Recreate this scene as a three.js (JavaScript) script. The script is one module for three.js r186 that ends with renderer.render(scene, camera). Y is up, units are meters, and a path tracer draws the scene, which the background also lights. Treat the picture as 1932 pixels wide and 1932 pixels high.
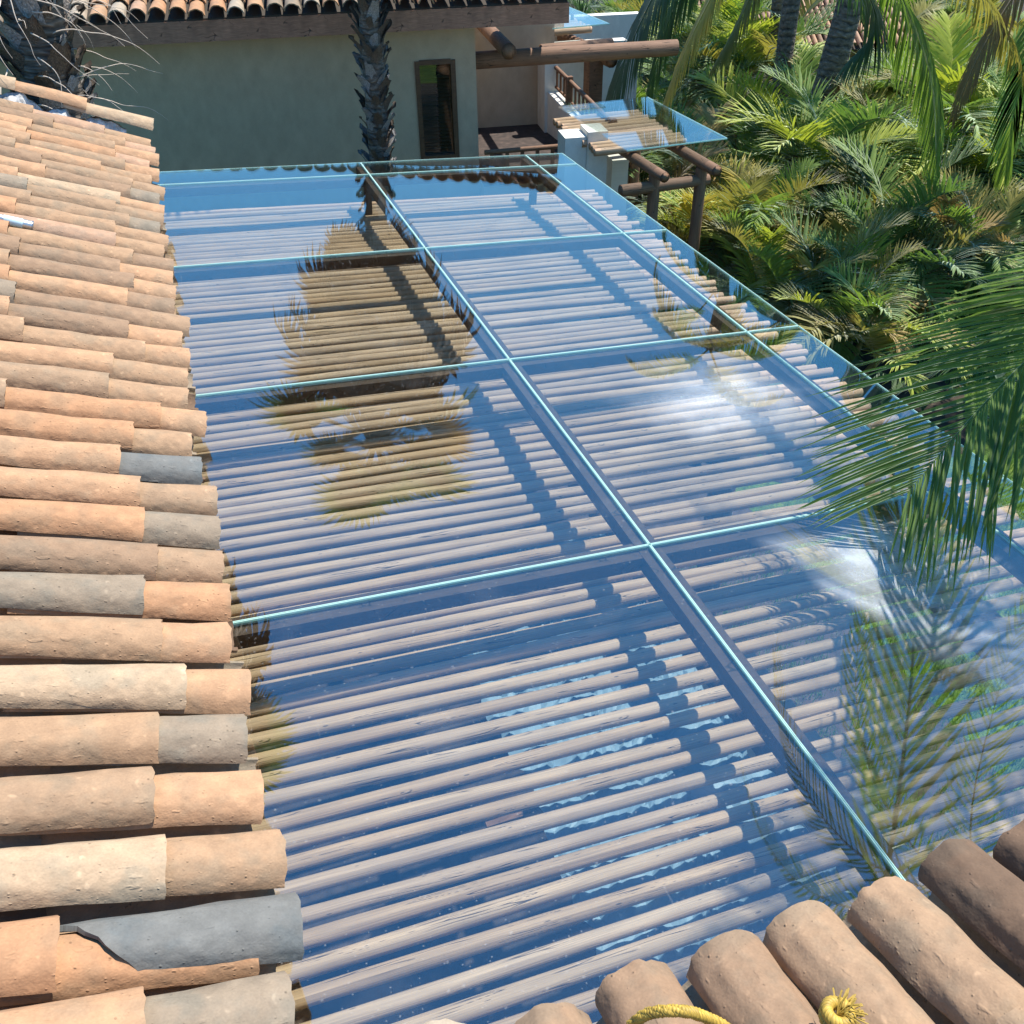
import * as THREE from 'three';
import { mergeGeometries } from 'three/addons/utils/BufferGeometryUtils.js';
import { createNoise2D, createNoise4D } from 'simplex-noise';

// ---------------------------------------------------------------- camera, sky, sun, exposure
const U = 2.4, HC = 5.505;                       // eye stands U above the glass, HC above the lawn
const TILT = 3.85 * Math.PI / 180;               // fall of the glass towards the garden
const scene = new THREE.Scene();
const camera = new THREE.PerspectiveCamera(57.25, 1, 0.1, 400);
const RX = new THREE.Vector3(0.9420013, -0.01325869, 0.33534723);
const RY = new THREE.Vector3(0.21180338, 0.7985814, -0.56338892);
const RZ = new THREE.Vector3(-0.26033226, 0.60174077, 0.75507295);
camera.matrixAutoUpdate = true;
camera.position.set(0, HC, 0);
camera.quaternion.setFromRotationMatrix(new THREE.Matrix4().makeBasis(RX, RY, RZ));
scene.add(camera);

const SUN = new THREE.Vector3(0.42, 1, -0.13).normalize();
{
  const w = 1024, h = 512, d = new Float32Array(w * h * 4);
  const mix = (a, b, t) => a + (b - a) * t;
  for (let j = 0; j < h; j++) {
    const el = ((j + 0.5) / h - 0.5) * Math.PI, s = Math.sin(Math.max(el, 0));
    const t = Math.pow(1 - s, 3.2), t2 = Math.pow(1 - s, 12);
    for (let i = 0; i < w; i++) {
      const az = ((i + 0.5) / w - 0.5) * 2 * Math.PI, c = Math.cos(Math.max(el, 0));
      const g = Math.max(0, c * Math.cos(az) * SUN.x + s * SUN.y + c * Math.sin(az) * SUN.z);
      const halo = 0.07 * Math.pow(g, 8) + 0.2 * Math.pow(g, 60);
      let r = mix(mix(0.04, 0.24, t), 0.62, t2) + halo, gg = mix(mix(0.235, 0.67, t), 0.92, t2) + halo, b = mix(mix(0.63, 1.02, t), 1.08, t2) + halo;
      if (el < 0) { r = 0.14; gg = 0.15; b = 0.13; }
      const o = (j * w + i) * 4; d[o] = r; d[o + 1] = gg; d[o + 2] = b; d[o + 3] = 1;
    }
  }
  const sky = new THREE.DataTexture(d, w, h, THREE.RGBAFormat, THREE.FloatType);
  sky.mapping = THREE.EquirectangularReflectionMapping; sky.magFilter = THREE.LinearFilter; sky.needsUpdate = true;
  scene.background = sky; scene.environment = sky;
  scene.backgroundIntensity = 0.88; scene.environmentIntensity = 0.88;
}
const sun = new THREE.DirectionalLight(new THREE.Color(1, 0.95, 0.87), 5);
sun.position.copy(SUN).multiplyScalar(40).add(new THREE.Vector3(3, 0, -5)); sun.target.position.set(3, 0, -5);
sun.castShadow = true; sun.shadow.mapSize.set(4096, 4096);
Object.assign(sun.shadow.camera, { left: -25, right: 25, top: 25, bottom: -25, near: 1, far: 120 });
scene.add(sun, sun.target);

const renderer = new THREE.WebGLRenderer({ antialias: true });
renderer.setSize(1024, 1024);
renderer.toneMapping = THREE.LinearToneMapping;
renderer.toneMappingExposure = 1.62;
renderer.shadowMap.enabled = true; renderer.shadowMap.type = THREE.PCFSoftShadowMap;

// ---------------------------------------------------------------- helpers
function rng(seed) { let a = seed >>> 0; return () => { a = (a + 0x6D2B79F5) | 0; let t = Math.imul(a ^ (a >>> 15), 1 | a); t = (t + Math.imul(t ^ (t >>> 7), 61 | t)) ^ t; return ((t ^ (t >>> 14)) >>> 0) / 4294967296; }; }
const R0 = rng(7);
const rnd = (a = 0, b = 1, r = R0) => a + (b - a) * r();
const N2 = createNoise2D(rng(11)), N4 = createNoise4D(rng(12));
const V = (x, y, z) => new THREE.Vector3(x, y, z);
// a direction through a place in the 1932-pixel picture, and where it meets a level or a depth
function dirOf(px, py) { const k = 1 / 1770; return V(0, 0, 0).addScaledVector(RX, (px - 966) * k).addScaledVector(RY, -(py - 966) * k).addScaledVector(RZ, -1); }
function onY(px, py, y) { const d = dirOf(px, py); return d.multiplyScalar((y - HC) / d.y).add(V(0, HC, 0)); }
function onZ(px, py, z) { const d = dirOf(px, py); return d.multiplyScalar(z / d.z).add(V(0, HC, 0)); }
const usedNames = {};
function numbered(name) { const k = usedNames[name] = (usedNames[name] ?? -1) + 1; return k ? `${name}_${String(k).padStart(3, '0')}` : name; }
function thing(name, label, category, pos = [0, 0, 0], group) {
  const o = new THREE.Group(); o.name = numbered(name); o.position.set(...pos); scene.add(o);
  o.userData = { label, category }; if (group) o.userData.group = group; return o;
}
function part(name, geo, mat, parent, label) {
  const m = new THREE.Mesh(geo, mat); m.name = name; m.castShadow = m.receiveShadow = true; parent.add(m);
  if (label) m.userData.label = label; return m;
}
function sub(name, parent) { const g = new THREE.Group(); g.name = name; parent.add(g); return g; }
function structure(name, geo, mat, label) { const m = part(numbered(name), geo, mat, scene); m.userData = { kind: 'structure', label, category: 'ground' }; return m; }

class GB {
  constructor() { this.p = []; this.u = []; this.i = []; this.c = null; }
  v(x, y, z, u = 0, w = 0) { this.p.push(x, y, z); this.u.push(u, w); return this.p.length / 3 - 1; }
  quad(a, b, c, d) { this.i.push(a, b, c, a, c, d); }
  tri(a, b, c) { this.i.push(a, b, c); }
  tube(pts, radii, sides = 6, uRep = 1, cap = true) {
    const n = pts.length, rings = []; let len = 0; let prev = null;
    for (let k = 0; k < n; k++) {
      const t = V(0, 0, 0).subVectors(pts[Math.min(k + 1, n - 1)], pts[Math.max(k - 1, 0)]).normalize();
      let s = prev ? prev.clone().addScaledVector(t, -prev.dot(t)).normalize() : V(0, 1, 0).cross(t);
      if (s.lengthSq() < 1e-4) s = V(1, 0, 0).cross(t); s.normalize(); prev = s;
      const b = V(0, 0, 0).crossVectors(t, s), r = typeof radii === 'number' ? radii : radii[k];
      if (k) len += pts[k].distanceTo(pts[k - 1]);
      const ring = [];
      for (let q = 0; q <= sides; q++) {
        const a = q / sides * Math.PI * 2, ca = Math.cos(a) * r, sa = Math.sin(a) * r;
        ring.push(this.v(pts[k].x + s.x * ca + b.x * sa, pts[k].y + s.y * ca + b.y * sa, pts[k].z + s.z * ca + b.z * sa, len * uRep, q / sides));
      }
      rings.push(ring);
    }
    for (let k = 0; k < n - 1; k++) for (let q = 0; q < sides; q++) this.quad(rings[k][q], rings[k][q + 1], rings[k + 1][q + 1], rings[k + 1][q]);
    if (cap) for (const [k, f] of [[0, 1], [n - 1, 0]]) { const o = this.v(pts[k].x, pts[k].y, pts[k].z, 0.5, 0.5); for (let q = 0; q < sides; q++) f ? this.tri(o, rings[k][q + 1], rings[k][q]) : this.tri(o, rings[k][q], rings[k][q + 1]); }
    return this;
  }
  box(x0, x1, y0, y1, z0, z1) {
    const P = [[x0, y0, z0], [x1, y0, z0], [x1, y1, z0], [x0, y1, z0], [x0, y0, z1], [x1, y0, z1], [x1, y1, z1], [x0, y1, z1]];
    for (const [f, m] of [[[0, 3, 2, 1], 2], [[4, 5, 6, 7], 2], [[0, 4, 7, 3], 0], [[1, 2, 6, 5], 0], [[0, 1, 5, 4], 1], [[3, 7, 6, 2], 1]]) {
      const q = f.map(k => { const p = P[k]; const [a, b] = m === 0 ? [p[2], p[1]] : m === 1 ? [p[0], p[2]] : [p[0], p[1]]; return this.v(...p, a, b); });
      this.quad(...q);
    }
    return this;
  }
  geo() {
    const g = new THREE.BufferGeometry();
    g.setAttribute('position', new THREE.Float32BufferAttribute(this.p, 3));
    g.setAttribute('uv', new THREE.Float32BufferAttribute(this.u, 2));
    g.setIndex(this.i); g.computeVertexNormals(); return g;
  }
}
const boxG = (x0, x1, y0, y1, z0, z1) => new GB().box(x0, x1, y0, y1, z0, z1).geo();
const tubeG = (pts, r, s = 8, u = 1) => new GB().tube(pts, r, s, u).geo();

// ---------------------------------------------------------------- textures (what surfaces are made of)
function fbm(x, y, oct = 4, per = 0) { let s = 0, a = 0.5, f = 1; for (let k = 0; k < oct; k++) { s += a * N2(x * f + k * 17.3, y * f - k * 9.1); a *= 0.5; f *= 2.03; } return s; }
// seamless: noise on a torus
function torus(u, v, fu, fv = fu, seed = 0) { const a = u * 2 * Math.PI, b = v * 2 * Math.PI, p = fu / 6.283, q = fv / 6.283; return N4(Math.cos(a) * p + seed, Math.sin(a) * p - seed * 0.7, Math.cos(b) * q + seed * 1.3, Math.sin(b) * q); }
function tfbm(u, v, fu, fv = fu, oct = 4, seed = 0) { let s = 0, a = 0.5; for (let k = 0; k < oct; k++) { s += a * torus(u, v, fu, fv, seed + k * 5.3); a *= 0.55; fu *= 2; fv *= 2; } return s; }
function tex(w, h, fn, srgb) {
  const d = new Uint8Array(w * h * 4);
  for (let j = 0; j < h; j++) for (let i = 0; i < w; i++) { const c = fn((i + 0.5) / w, (j + 0.5) / h), o = (j * w + i) * 4; for (let k = 0; k < 3; k++) d[o + k] = Math.max(0, Math.min(255, (c.length ? c[k] : c) * 255)); d[o + 3] = 255; }
  const t = new THREE.DataTexture(d, w, h); t.wrapS = t.wrapT = THREE.RepeatWrapping; t.magFilter = THREE.LinearFilter; t.minFilter = THREE.LinearMipmapLinearFilter; t.generateMipmaps = true;
  if (srgb) t.colorSpace = THREE.SRGBColorSpace; t.needsUpdate = true; return t;
}
const clamp = (x, a = 0, b = 1) => Math.max(a, Math.min(b, x));
const sstep = (a, b, x) => { const t = clamp((x - a) / (b - a)); return t * t * (3 - 2 * t); };
const clayColor = tex(512, 512, (u, v) => {
  const patch = sstep(-0.1, 0.35, tfbm(u, v, 6, 6, 4, 1)), grain = tfbm(u, v, 110, 110, 2, 4) * 0.08, cloud = tfbm(u, v, 12, 12, 3, 9) * 0.11;
  const pit = sstep(0.46, 0.64, tfbm(u, v, 60, 60, 2, 20)) * 0.18, lime = sstep(0.36, 0.6, tfbm(u, v, 16, 16, 3, 33)) * 0.14;
  const b = 0.86 + grain + cloud - pit + lime;
  return [b * (1 - 0.07 * patch), b * (1 - 0.035 * patch), b * (1 - 0.01 * patch)];
}, true);
const clayBump = tex(512, 512, (u, v) => {
  const lump = tfbm(u, v, 9, 9, 3, 40) * 0.42, pit = -sstep(0.36, 0.62, tfbm(u, v, 60, 60, 2, 20)) * 0.3, chip = -sstep(0.30, 0.5, tfbm(u, v, 11, 30, 4, 57)) * 0.14;
  return 0.6 + lump + pit + chip + tfbm(u, v, 120, 120, 2, 61) * 0.07;
});
const woodColor = tex(1024, 256, (u, v) => {
  const w = v + tfbm(u, v, 5, 3, 2, 3) * 0.03, streak = tfbm(u, w, 6, 70, 3, 70) * 0.22, tone = tfbm(u, v, 6, 3, 3, 77) * 0.14;
  const l = torus(u, w, 6, 14, 81), crack = sstep(0.04, 0.0, Math.abs(l)) * sstep(0.0, 0.3, torus(u, v, 8, 5, 85));
  const knot = sstep(0.86, 0.92, torus(u, v, 30, 9, 88)) * 0.35;
  const b = 0.83 + streak + tone - crack * 0.5 - knot;
  return [b, b * 0.985, b * 0.97];
}, true);
const woodBump = tex(1024, 256, (u, v) => { const w = v + tfbm(u, v, 5, 3, 2, 3) * 0.03; const l = torus(u, w, 6, 14, 81); return 0.8 + tfbm(u, w, 6, 60, 3, 70) * 0.2 - sstep(0.045, 0, Math.abs(l)) * sstep(0.0, 0.3, torus(u, v, 8, 5, 85)) * 0.7; });
const plasterColor = tex(512, 512, (u, v) => { const b = 0.93 + tfbm(u, v, 5, 3, 4, 90) * 0.07 + tfbm(u, v, 50, 50, 2, 93) * 0.03; return [b, b, b * 0.99]; }, true);
const plasterBump = tex(512, 512, (u, v) => 0.5 + tfbm(u, v, 20, 20, 4, 95) * 0.4);
const roughNoise = tex(512, 512, (u, v) => { const b = 0.78 + tfbm(u, v, 8, 8, 5, 101) * 0.42; return [b, b, b]; }, true);
const barkColor = tex(256, 512, (u, v) => { const ring = Math.pow(Math.abs(Math.sin((u * 16 + tfbm(u, v, 4, 4, 2, 112) * 0.6) * Math.PI)), 0.4); const b = 0.45 + 0.35 * ring + tfbm(u, v, 30, 10, 3, 110) * 0.45; return [b, b * 0.97, b * 0.94]; }, true);
const grassColor = tex(512, 512, (u, v) => { const a = tfbm(u, v, 70, 70, 3, 120), c = tfbm(u, v, 7, 7, 3, 123); const b = 0.72 + a * 0.55 + c * 0.25; return [b * (0.95 + c * 0.3), b, b * 0.8]; }, true);
// dried wash water and dust on the panes: wisps with a grain of their own
const washAlpha = tex(512, 512, (u, v0) => {
  const v = 1 - v0, a = (u - v * 0.8) * 0.8, c = u + v, k = u - 0.16 - 0.40 * v + 0.05 * N2(v * 3, 2) + 0.02 * N2(v * 9, 4), veil = sstep(0, 0.10, k) * sstep(0.75, 0.15, k);
  const run = 0.45 + 0.6 * fbm(a * 7 + 0.4 * fbm(c * 2, a * 3, 2), c * 1.1, 4), soft = 0.5 + 0.5 * fbm(u * 2.2 + 4, v * 2.2, 3), fine = 0.85 + 0.3 * tfbm(u, v, 120, 120, 2, 137);
  const blob = sstep(0.32, 0.05, Math.hypot(u - 0.62, (v - 0.22) * 0.9) + 0.12 * fbm(u * 5, v * 5, 3)) * 0.45;
  const edge = sstep(0, 0.06, u) * sstep(1, 0.85, u) * sstep(0, 0.08, v) * sstep(1, 0.65, v);
  return clamp((veil * (0.12 + run * soft * 0.95) + blob * (0.4 + run)) * fine) * edge * 0.5;
});
const spotAlpha = tex(1024, 1024, (u, v) => {
  const d = sstep(0.80, 0.88, torus(u, v, 50, 50, 151)) * 0.10 + sstep(0.78, 0.86, torus(u, v, 120, 120, 153)) * 0.16, run = sstep(0.82, 0.92, torus(u, v, 60, 5, 155)) * 0.05, haze = 0.018 * sstep(0.05, 0.5, tfbm(u, v, 5, 5, 4, 157));
  return clamp(d + run + haze);
});
const dustAlpha = tex(512, 512, (u, v) => {
  const fine = 0.7 + 0.9 * tfbm(u, v, 190, 190, 2, 141) + 0.5 * tfbm(u, v, 4, 9, 4, 144);
  const r = Math.hypot((u - 0.55) * 2, (v - 0.45) * 2) + tfbm(u, v, 3, 3, 3, 147) * 0.35;
  return clamp(sstep(0.95, 0.05, r) * fine) * 0.34;
});

// ---------------------------------------------------------------- materials
const lin = (r, g, b) => new THREE.Color().setRGB(r, g, b);
const std = (c, rough = 0.9, extra = {}) => new THREE.MeshStandardMaterial({ color: lin(...c), roughness: rough, side: THREE.DoubleSide, ...extra });
const clay = c => std(c, 0.86, { map: clayColor, bumpMap: clayBump, bumpScale: 0.0095 });
const CLAY = {
  peach: clay([0.585, 0.335, 0.18]), orange: clay([0.57, 0.30, 0.15]), tan: clay([0.50, 0.305, 0.17]), sand: clay([0.58, 0.405, 0.25]),
  buff: clay([0.45, 0.285, 0.165]), grey: clay([0.35, 0.265, 0.18]), slate: clay([0.205, 0.20, 0.18]), dusk: clay([0.385, 0.24, 0.14]), pale: clay([0.50, 0.40, 0.29]),
  pink: clay([0.56, 0.335, 0.205]), brown: clay([0.20, 0.12, 0.07]),
};
const wood = (c, r = 0.78) => std(c, r, { map: woodColor, bumpMap: woodBump, bumpScale: 0.004 });
const POLE = [wood([0.76, 0.515, 0.32]), wood([0.72, 0.495, 0.325]), wood([0.79, 0.55, 0.36]), wood([0.70, 0.46, 0.275])];
const M = {
  beam: wood([0.105, 0.06, 0.035]), log: wood([0.30, 0.17, 0.10]), fascia: wood([0.50, 0.255, 0.165], 0.7), deck: std([0.05, 0.04, 0.03]), railWood: wood([0.26, 0.13, 0.07]),
  wall: std([0.57, 0.43, 0.30], 0.95, { map: plasterColor, bumpMap: plasterBump, bumpScale: 0.002 }), white: std([0.80, 0.77, 0.70], 0.92, { map: plasterColor, bumpMap: plasterBump, bumpScale: 0.003 }),
  mortar: std([0.80, 0.78, 0.74], 0.95, { map: roughNoise, bumpMap: clayBump, bumpScale: 0.02 }), frame: wood([0.16, 0.075, 0.035], 0.5),
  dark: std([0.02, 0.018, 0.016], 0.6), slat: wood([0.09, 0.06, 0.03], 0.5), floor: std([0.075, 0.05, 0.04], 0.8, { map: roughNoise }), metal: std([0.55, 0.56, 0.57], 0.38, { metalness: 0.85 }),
  glassEdge: new THREE.MeshPhysicalMaterial({ color: lin(0.60, 0.83, 0.76), roughness: 1, transmission: 0.45, thickness: 0, side: THREE.DoubleSide }),
  glass: new THREE.MeshPhysicalMaterial({ color: lin(0.95, 0.985, 0.975), roughness: 0, metalness: 0, transmission: 1, thickness: 0, ior: 2.14, side: THREE.DoubleSide }),
  windowGlass: new THREE.MeshPhysicalMaterial({ color: lin(0.9, 0.95, 0.92), roughness: 0, transmission: 1, thickness: 0, ior: 1.6, side: THREE.DoubleSide }),
  sealant: std([0.30, 0.40, 0.42], 0.4), wash: std([0.86, 0.90, 0.93], 0.9, { transparent: true, alphaMap: washAlpha }), dust: std([0.86, 0.90, 0.93], 0.9, { transparent: true, alphaMap: dustAlpha }), spots: std([0.62, 0.64, 0.64], 0.9, { transparent: true, alphaMap: spotAlpha }),
  soil: std([0.075, 0.055, 0.035], 0.95, { map: roughNoise }), lawn: std([0.13, 0.22, 0.035], 0.95, { map: grassColor }), blade: new THREE.MeshPhysicalMaterial({ color: lin(0.19, 0.32, 0.045), roughness: 1, transmission: 0.3, thickness: 0, side: THREE.DoubleSide }),
  bark: std([0.26, 0.22, 0.18], 0.95, { map: barkColor, bumpMap: barkColor, bumpScale: 0.02 }), boot: std([0.20, 0.145, 0.10], 0.9, { map: roughNoise, bumpMap: roughNoise, bumpScale: 0.01 }), bootGrey: std([0.50, 0.48, 0.46], 0.9, { map: roughNoise, bumpMap: roughNoise, bumpScale: 0.01 }),
  fibre: std([0.50, 0.42, 0.34], 0.9), deadLeaf: std([0.20, 0.115, 0.055], 0.9, { map: roughNoise }), stem: std([0.20, 0.17, 0.07], 0.6), midrib: std([0.62, 0.60, 0.36], 0.5),
  plastic: new THREE.MeshPhysicalMaterial({ color: lin(0.22, 0.32, 0.40), roughness: 0.55, clearcoat: 0, side: THREE.DoubleSide }), rope: std([0.72, 0.47, 0.07], 0.6, { map: roughNoise }),
};
const leaf = (c, t = 0.5) => new THREE.MeshPhysicalMaterial({ color: lin(...c), roughness: 1, transmission: t, thickness: 0, clearcoat: 0.14, clearcoatRoughness: 0.3, side: THREE.DoubleSide });
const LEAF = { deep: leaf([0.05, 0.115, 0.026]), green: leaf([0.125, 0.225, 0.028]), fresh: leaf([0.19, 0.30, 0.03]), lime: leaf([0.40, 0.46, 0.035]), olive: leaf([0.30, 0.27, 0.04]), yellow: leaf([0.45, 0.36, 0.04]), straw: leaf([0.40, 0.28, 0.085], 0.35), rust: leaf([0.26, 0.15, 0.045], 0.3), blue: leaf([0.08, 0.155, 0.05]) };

// ---------------------------------------------------------------- ground
{
  const g = new THREE.PlaneGeometry(260, 260, 1, 1); g.rotateX(-Math.PI / 2);
  const uv = g.attributes.uv; for (let k = 0; k < uv.count; k++) uv.setXY(k, uv.getX(k) * 130, uv.getY(k) * 130);
  structure('lawn', g, M.lawn, 'mown green lawn of the garden');
  structure('patio_floor', boxG(-2, 4.55, -0.1, 0.02, -9.4, 1.5), M.floor, 'brown patio floor under the pole pergola');
  // planting beds where the palms stand
  const bed = new THREE.Shape(); const edge = [[3.7, -15.4], [4.0, -9.6], [4.3, -7.2], [5.4, -6.1], [7.2, -6.2], [8.2, -7.4], [9.6, -9.6], [14, -10.6], [19, -11.5], [30, -14], [30, -40], [3.7, -40]];
  edge.forEach(([x, z], k) => k ? bed.lineTo(x, -z) : bed.moveTo(x, -z));
  const bg = new THREE.ShapeGeometry(bed); bg.rotateX(-Math.PI / 2); bg.translate(0, 0.006, 0);
  structure('planting_bed', bg, M.soil, 'dark soil of the planting bed under the palms');
}

// ---------------------------------------------------------------- clay tiles
function tileGeo({ len = 0.62, r0 = 0.066, r1 = 0.081, th = 0.012, seg = 10, nl = 6, seed = 1, cut = null, warp = 0.004, flat = 0.94, arc = 2.9 }) {
  const b = new GB(), r = rng(seed), ou = r() * 7, ov = r() * 7, n0 = r() * 50, grid = s => {
    const rows = [];
    for (let k = 0; k <= nl; k++) {
      const row = [];
      for (let q = 0; q <= seg; q++) {
        const a = (q / seg - 0.5) * arc, lo = cut ? cut(q / seg) * len : 0;
        const x0 = lo + (len - lo) * k / nl, t = x0 / len;
        const edge = k === nl ? N2(q * 0.7 + n0, 3) * 0.005 : k === 0 && cut ? N2(q * 1.7 + n0, 8) * 0.01 : 0;
        const rr = r0 + (r1 - r0) * t + N2(a * 1.5 + n0, x0 * 4) * warp - (s ? th : 0);
        row.push(b.v(x0 + edge, rr * Math.cos(a) * flat - 0.012 * N2(n0, x0 * 1.5) * 0.4, rr * Math.sin(a), x0 * 1.05 + ou, a * 0.088 * 1.05 + ov));
      }
      rows.push(row);
    }
    for (let k = 0; k < nl; k++) for (let q = 0; q < seg; q++) s ? b.quad(rows[k][q], rows[k][q + 1], rows[k + 1][q + 1], rows[k + 1][q]) : b.quad(rows[k][q], rows[k + 1][q], rows[k + 1][q + 1], rows[k][q + 1]);
    return rows;
  };
  const o = grid(0), inn = grid(1);
  const rim = (A, B) => { for (let q = 0; q < A.length - 1; q++) { const c = k => b.v(b.p[k * 3], b.p[k * 3 + 1], b.p[k * 3 + 2], b.u[k * 2], b.u[k * 2 + 1]); b.quad(c(A[q]), c(A[q + 1]), c(B[q + 1]), c(B[q])); } };
  rim(o[nl], inn[nl]); rim(inn[0], o[0]);
  rim(o.map(x => x[0]), inn.map(x => x[0])); rim(inn.map(x => x[seg]), o.map(x => x[seg]));
  return b.geo();
}
const CAPS = Array.from({ length: 12 }, (_, k) => tileGeo({ seed: 100 + k }));
const PANS = Array.from({ length: 4 }, (_, k) => tileGeo({ seed: 200 + k, r0: 0.088, r1: 0.076, nl: 3, seg: 8, arc: 2.5 }));
for (const g of PANS) { g.rotateX(Math.PI); g.translate(0, 0.072, 0); }
const FARCAPS = Array.from({ length: 5 }, (_, k) => tileGeo({ seed: 300 + k, nl: 2, seg: 8 }));
const CLAYS = (r) => { const x = r(); return x < 0.30 ? CLAY.peach : x < 0.42 ? CLAY.orange : x < 0.62 ? CLAY.tan : x < 0.69 ? CLAY.sand : x < 0.82 ? CLAY.buff : x < 0.90 ? CLAY.dusk : x < 0.97 ? CLAY.grey : CLAY.pink; };

function layTiles(roof, { rows, zOf, courses, first, step, seed, mats = CLAYS, caps = CAPS, len = 0.62, lift = 0.042, pans = true, special = {}, jitter = 1, panMat, overs, firsts }) {
  const r = rng(seed);
  for (let j = 0; j < rows; j++) {
    let c = firsts?.[j] ?? first[0] + (first[1] - first[0]) * r(), z = zOf(j);
    const over = rnd(-0.03, 0.05, r) + (overs?.[j] ?? 0);
    for (let i = 0; i < courses; i++) {
      const lower = i === 0 ? over : over - c;      // where its lower end lies, downslope positive
      const key = `${j},${i}`, sp = special[key];
      const m = part('cap_tile', sp?.geo ?? caps[Math.floor(r() * caps.length)], sp?.mat ?? mats(r), roof, sp?.label);
      m.position.set(lower - len, lift + (i ? 0.006 : 0), z + rnd(-0.006, 0.006, r) * jitter);
      m.rotation.set(rnd(-0.035, 0.035, r) * jitter, rnd(-0.018, 0.018, r) * jitter, 0.031 + rnd(-0.006, 0.006, r));
      if (i) c += step[0] + (step[1] - step[0]) * r();
    }
    if (pans) for (let i = 0; i < courses; i++) {
      const m = part('pan_tile', PANS[Math.floor(r() * 4)], panMat ?? (r() < 0.5 ? CLAY.buff : r() < 0.5 ? CLAY.grey : CLAY.brown), roof);
      m.position.set(rnd(0.0, 0.05, r) - 0.62 - i * 0.5, -0.026 + rnd(0, 0.006, r), z + 0.5 * Math.abs(zOf(1) - zOf(0)) + rnd(-0.006, 0.006, r)); m.rotation.z = 0.02;
    }
  }
}
const PITCH = 22.5 * Math.PI / 180;
const CREST = 0.035 + 0.083 + 0.012;               // tile crest above a roof's own plane, at the eave
// the roof on the left
{
  const eaveY = HC - 0.82 * U;
  const roof = thing('tiled_roof', 'long clay tiled roof falling to the left edge of the glass', 'roof', [-0.185, eaveY - CREST, 0]);
  roof.rotation.z = -PITCH;
  const P = 0.0805 * U;
  const cutCap = tileGeo({ seed: 411, len: 0.6, cut: q => 0.14 + 0.30 * clamp(q * 1.1 - 0.05), nl: 6 });
  layTiles(roof, { rows: 37, zOf: j => -0.36 * U - P * j, courses: 4, first: [0.16, 0.34], step: [0.46, 0.60], seed: 21, firsts: { 2: 0.52 }, overs: { 2: 0.05 },
    special: { '2,0': { geo: cutCap, mat: CLAY.slate, label: 'broken slate grey cap tile with a slanting upper edge' }, '1,0': { mat: CLAY.grey }, '2,1': { mat: CLAY.orange }, '3,0': { mat: CLAY.tan }, '4,0': { mat: CLAY.peach }, '5,0': { mat: CLAY.grey }, '6,0': { mat: CLAY.peach }, '7,0': { mat: CLAY.peach }, '8,0': { mat: CLAY.orange }, '9,0': { mat: CLAY.buff }, '12,0': { mat: CLAY.slate }, '4,1': { mat: CLAY.buff }, '5,1': { mat: CLAY.tan }, '6,1': { mat: CLAY.sand }, '7,1': { mat: CLAY.tan }, '8,1': { mat: CLAY.grey } } });
  layTiles(roof, { rows: 4, zOf: j => -0.36 * U + P * (j + 1), courses: 4, first: [0.2, 0.34], step: [0.46, 0.60], seed: 22 });
  // whole orange tile under the broken one
  const u = part('cap_tile', CAPS[3], CLAY.orange, roof); u.position.set(-0.66, 0.018, -0.36 * U - P * 2 + 0.004); u.rotation.z = 0.02;
  part('roof_deck', boxG(-3.4, -0.1, -0.05, -0.02, -0.36 * U - P * 36.6, 1.3), M.deck, roof);
  part('eave_board', boxG(-0.1, -0.07, -0.16, -0.012, -0.36 * U - P * 36.6, 1.3), M.fascia, roof);
  // rake at the far end: rake tiles along the edge, set in white mortar
  const zr = -0.36 * U - P * 36.9; const r = rng(5);
  for (let k = 0; k < 6; k++) {
    const m = part('rake_tile', CAPS[k % 6], k % 2 ? CLAY.peach : CLAY.sand, roof); m.position.set(0.02 - 0.62 - k * 0.47, 0.15 + (k % 2) * 0.012, zr - 0.04 + rnd(-0.015, 0.015, r)); m.rotation.set(rnd(-0.05, 0.05, r), rnd(-0.03, 0.03, r), 0.03);
  }
  const mg = new GB(), mr = []; for (let k = 0; k <= 90; k++) { const x = -0.16 - k * 0.028, h = 0.10 + 0.05 * N2(k * 0.11, 1) + 0.02 * N2(k * 0.45, 7), w = 0.12 + 0.045 * N2(k * 0.13, 5) + 0.02 * N2(k * 0.5, 3); mr.push([[0.02, -0.02], [0.02, h + 0.03], [0.045, h + 0.025 + 0.01 * N2(k, 2)], [0.5 * w + 0.03, h * 0.85 + 0.012 * N2(k * 0.8, 4)], [w, h * 0.45], [w + 0.02, -0.02]].map(([z, y], q) => mg.v(x, y, zr - 0.03 + z, x * 2, q * 0.1))); }
  for (let k = 0; k < 90; k++) for (let q = 0; q < 5; q++) mg.quad(mr[k][q], mr[k + 1][q], mr[k + 1][q + 1], mr[k][q + 1]);
  part('mortar_bed', mg.geo(), M.mortar, roof, 'lumpy white mortar under the rake tiles');
  part('rake_board', boxG(-3.4, -0.1, -0.2, 0.06, zr - 0.1, zr - 0.07), M.fascia, roof);
  const wallM = part('wall', boxG(-4.0, -0.62, -eaveY + 0.1, 0.25, zr, 1.2), M.wall, roof); // the house wall carrying it
  wallM.geometry = boxG(-3.9, -0.55, 0, eaveY - 0.25, zr + 0.05, 1.1); wallM.rotation.z = PITCH; wallM.position.set(0, 0, 0);
  const inv = new THREE.Matrix4(); roof.updateMatrix(); inv.copy(roof.matrix).invert(); wallM.matrix.copy(inv); wallM.matrix.decompose(wallM.position, wallM.quaternion, wallM.scale);
}
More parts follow.
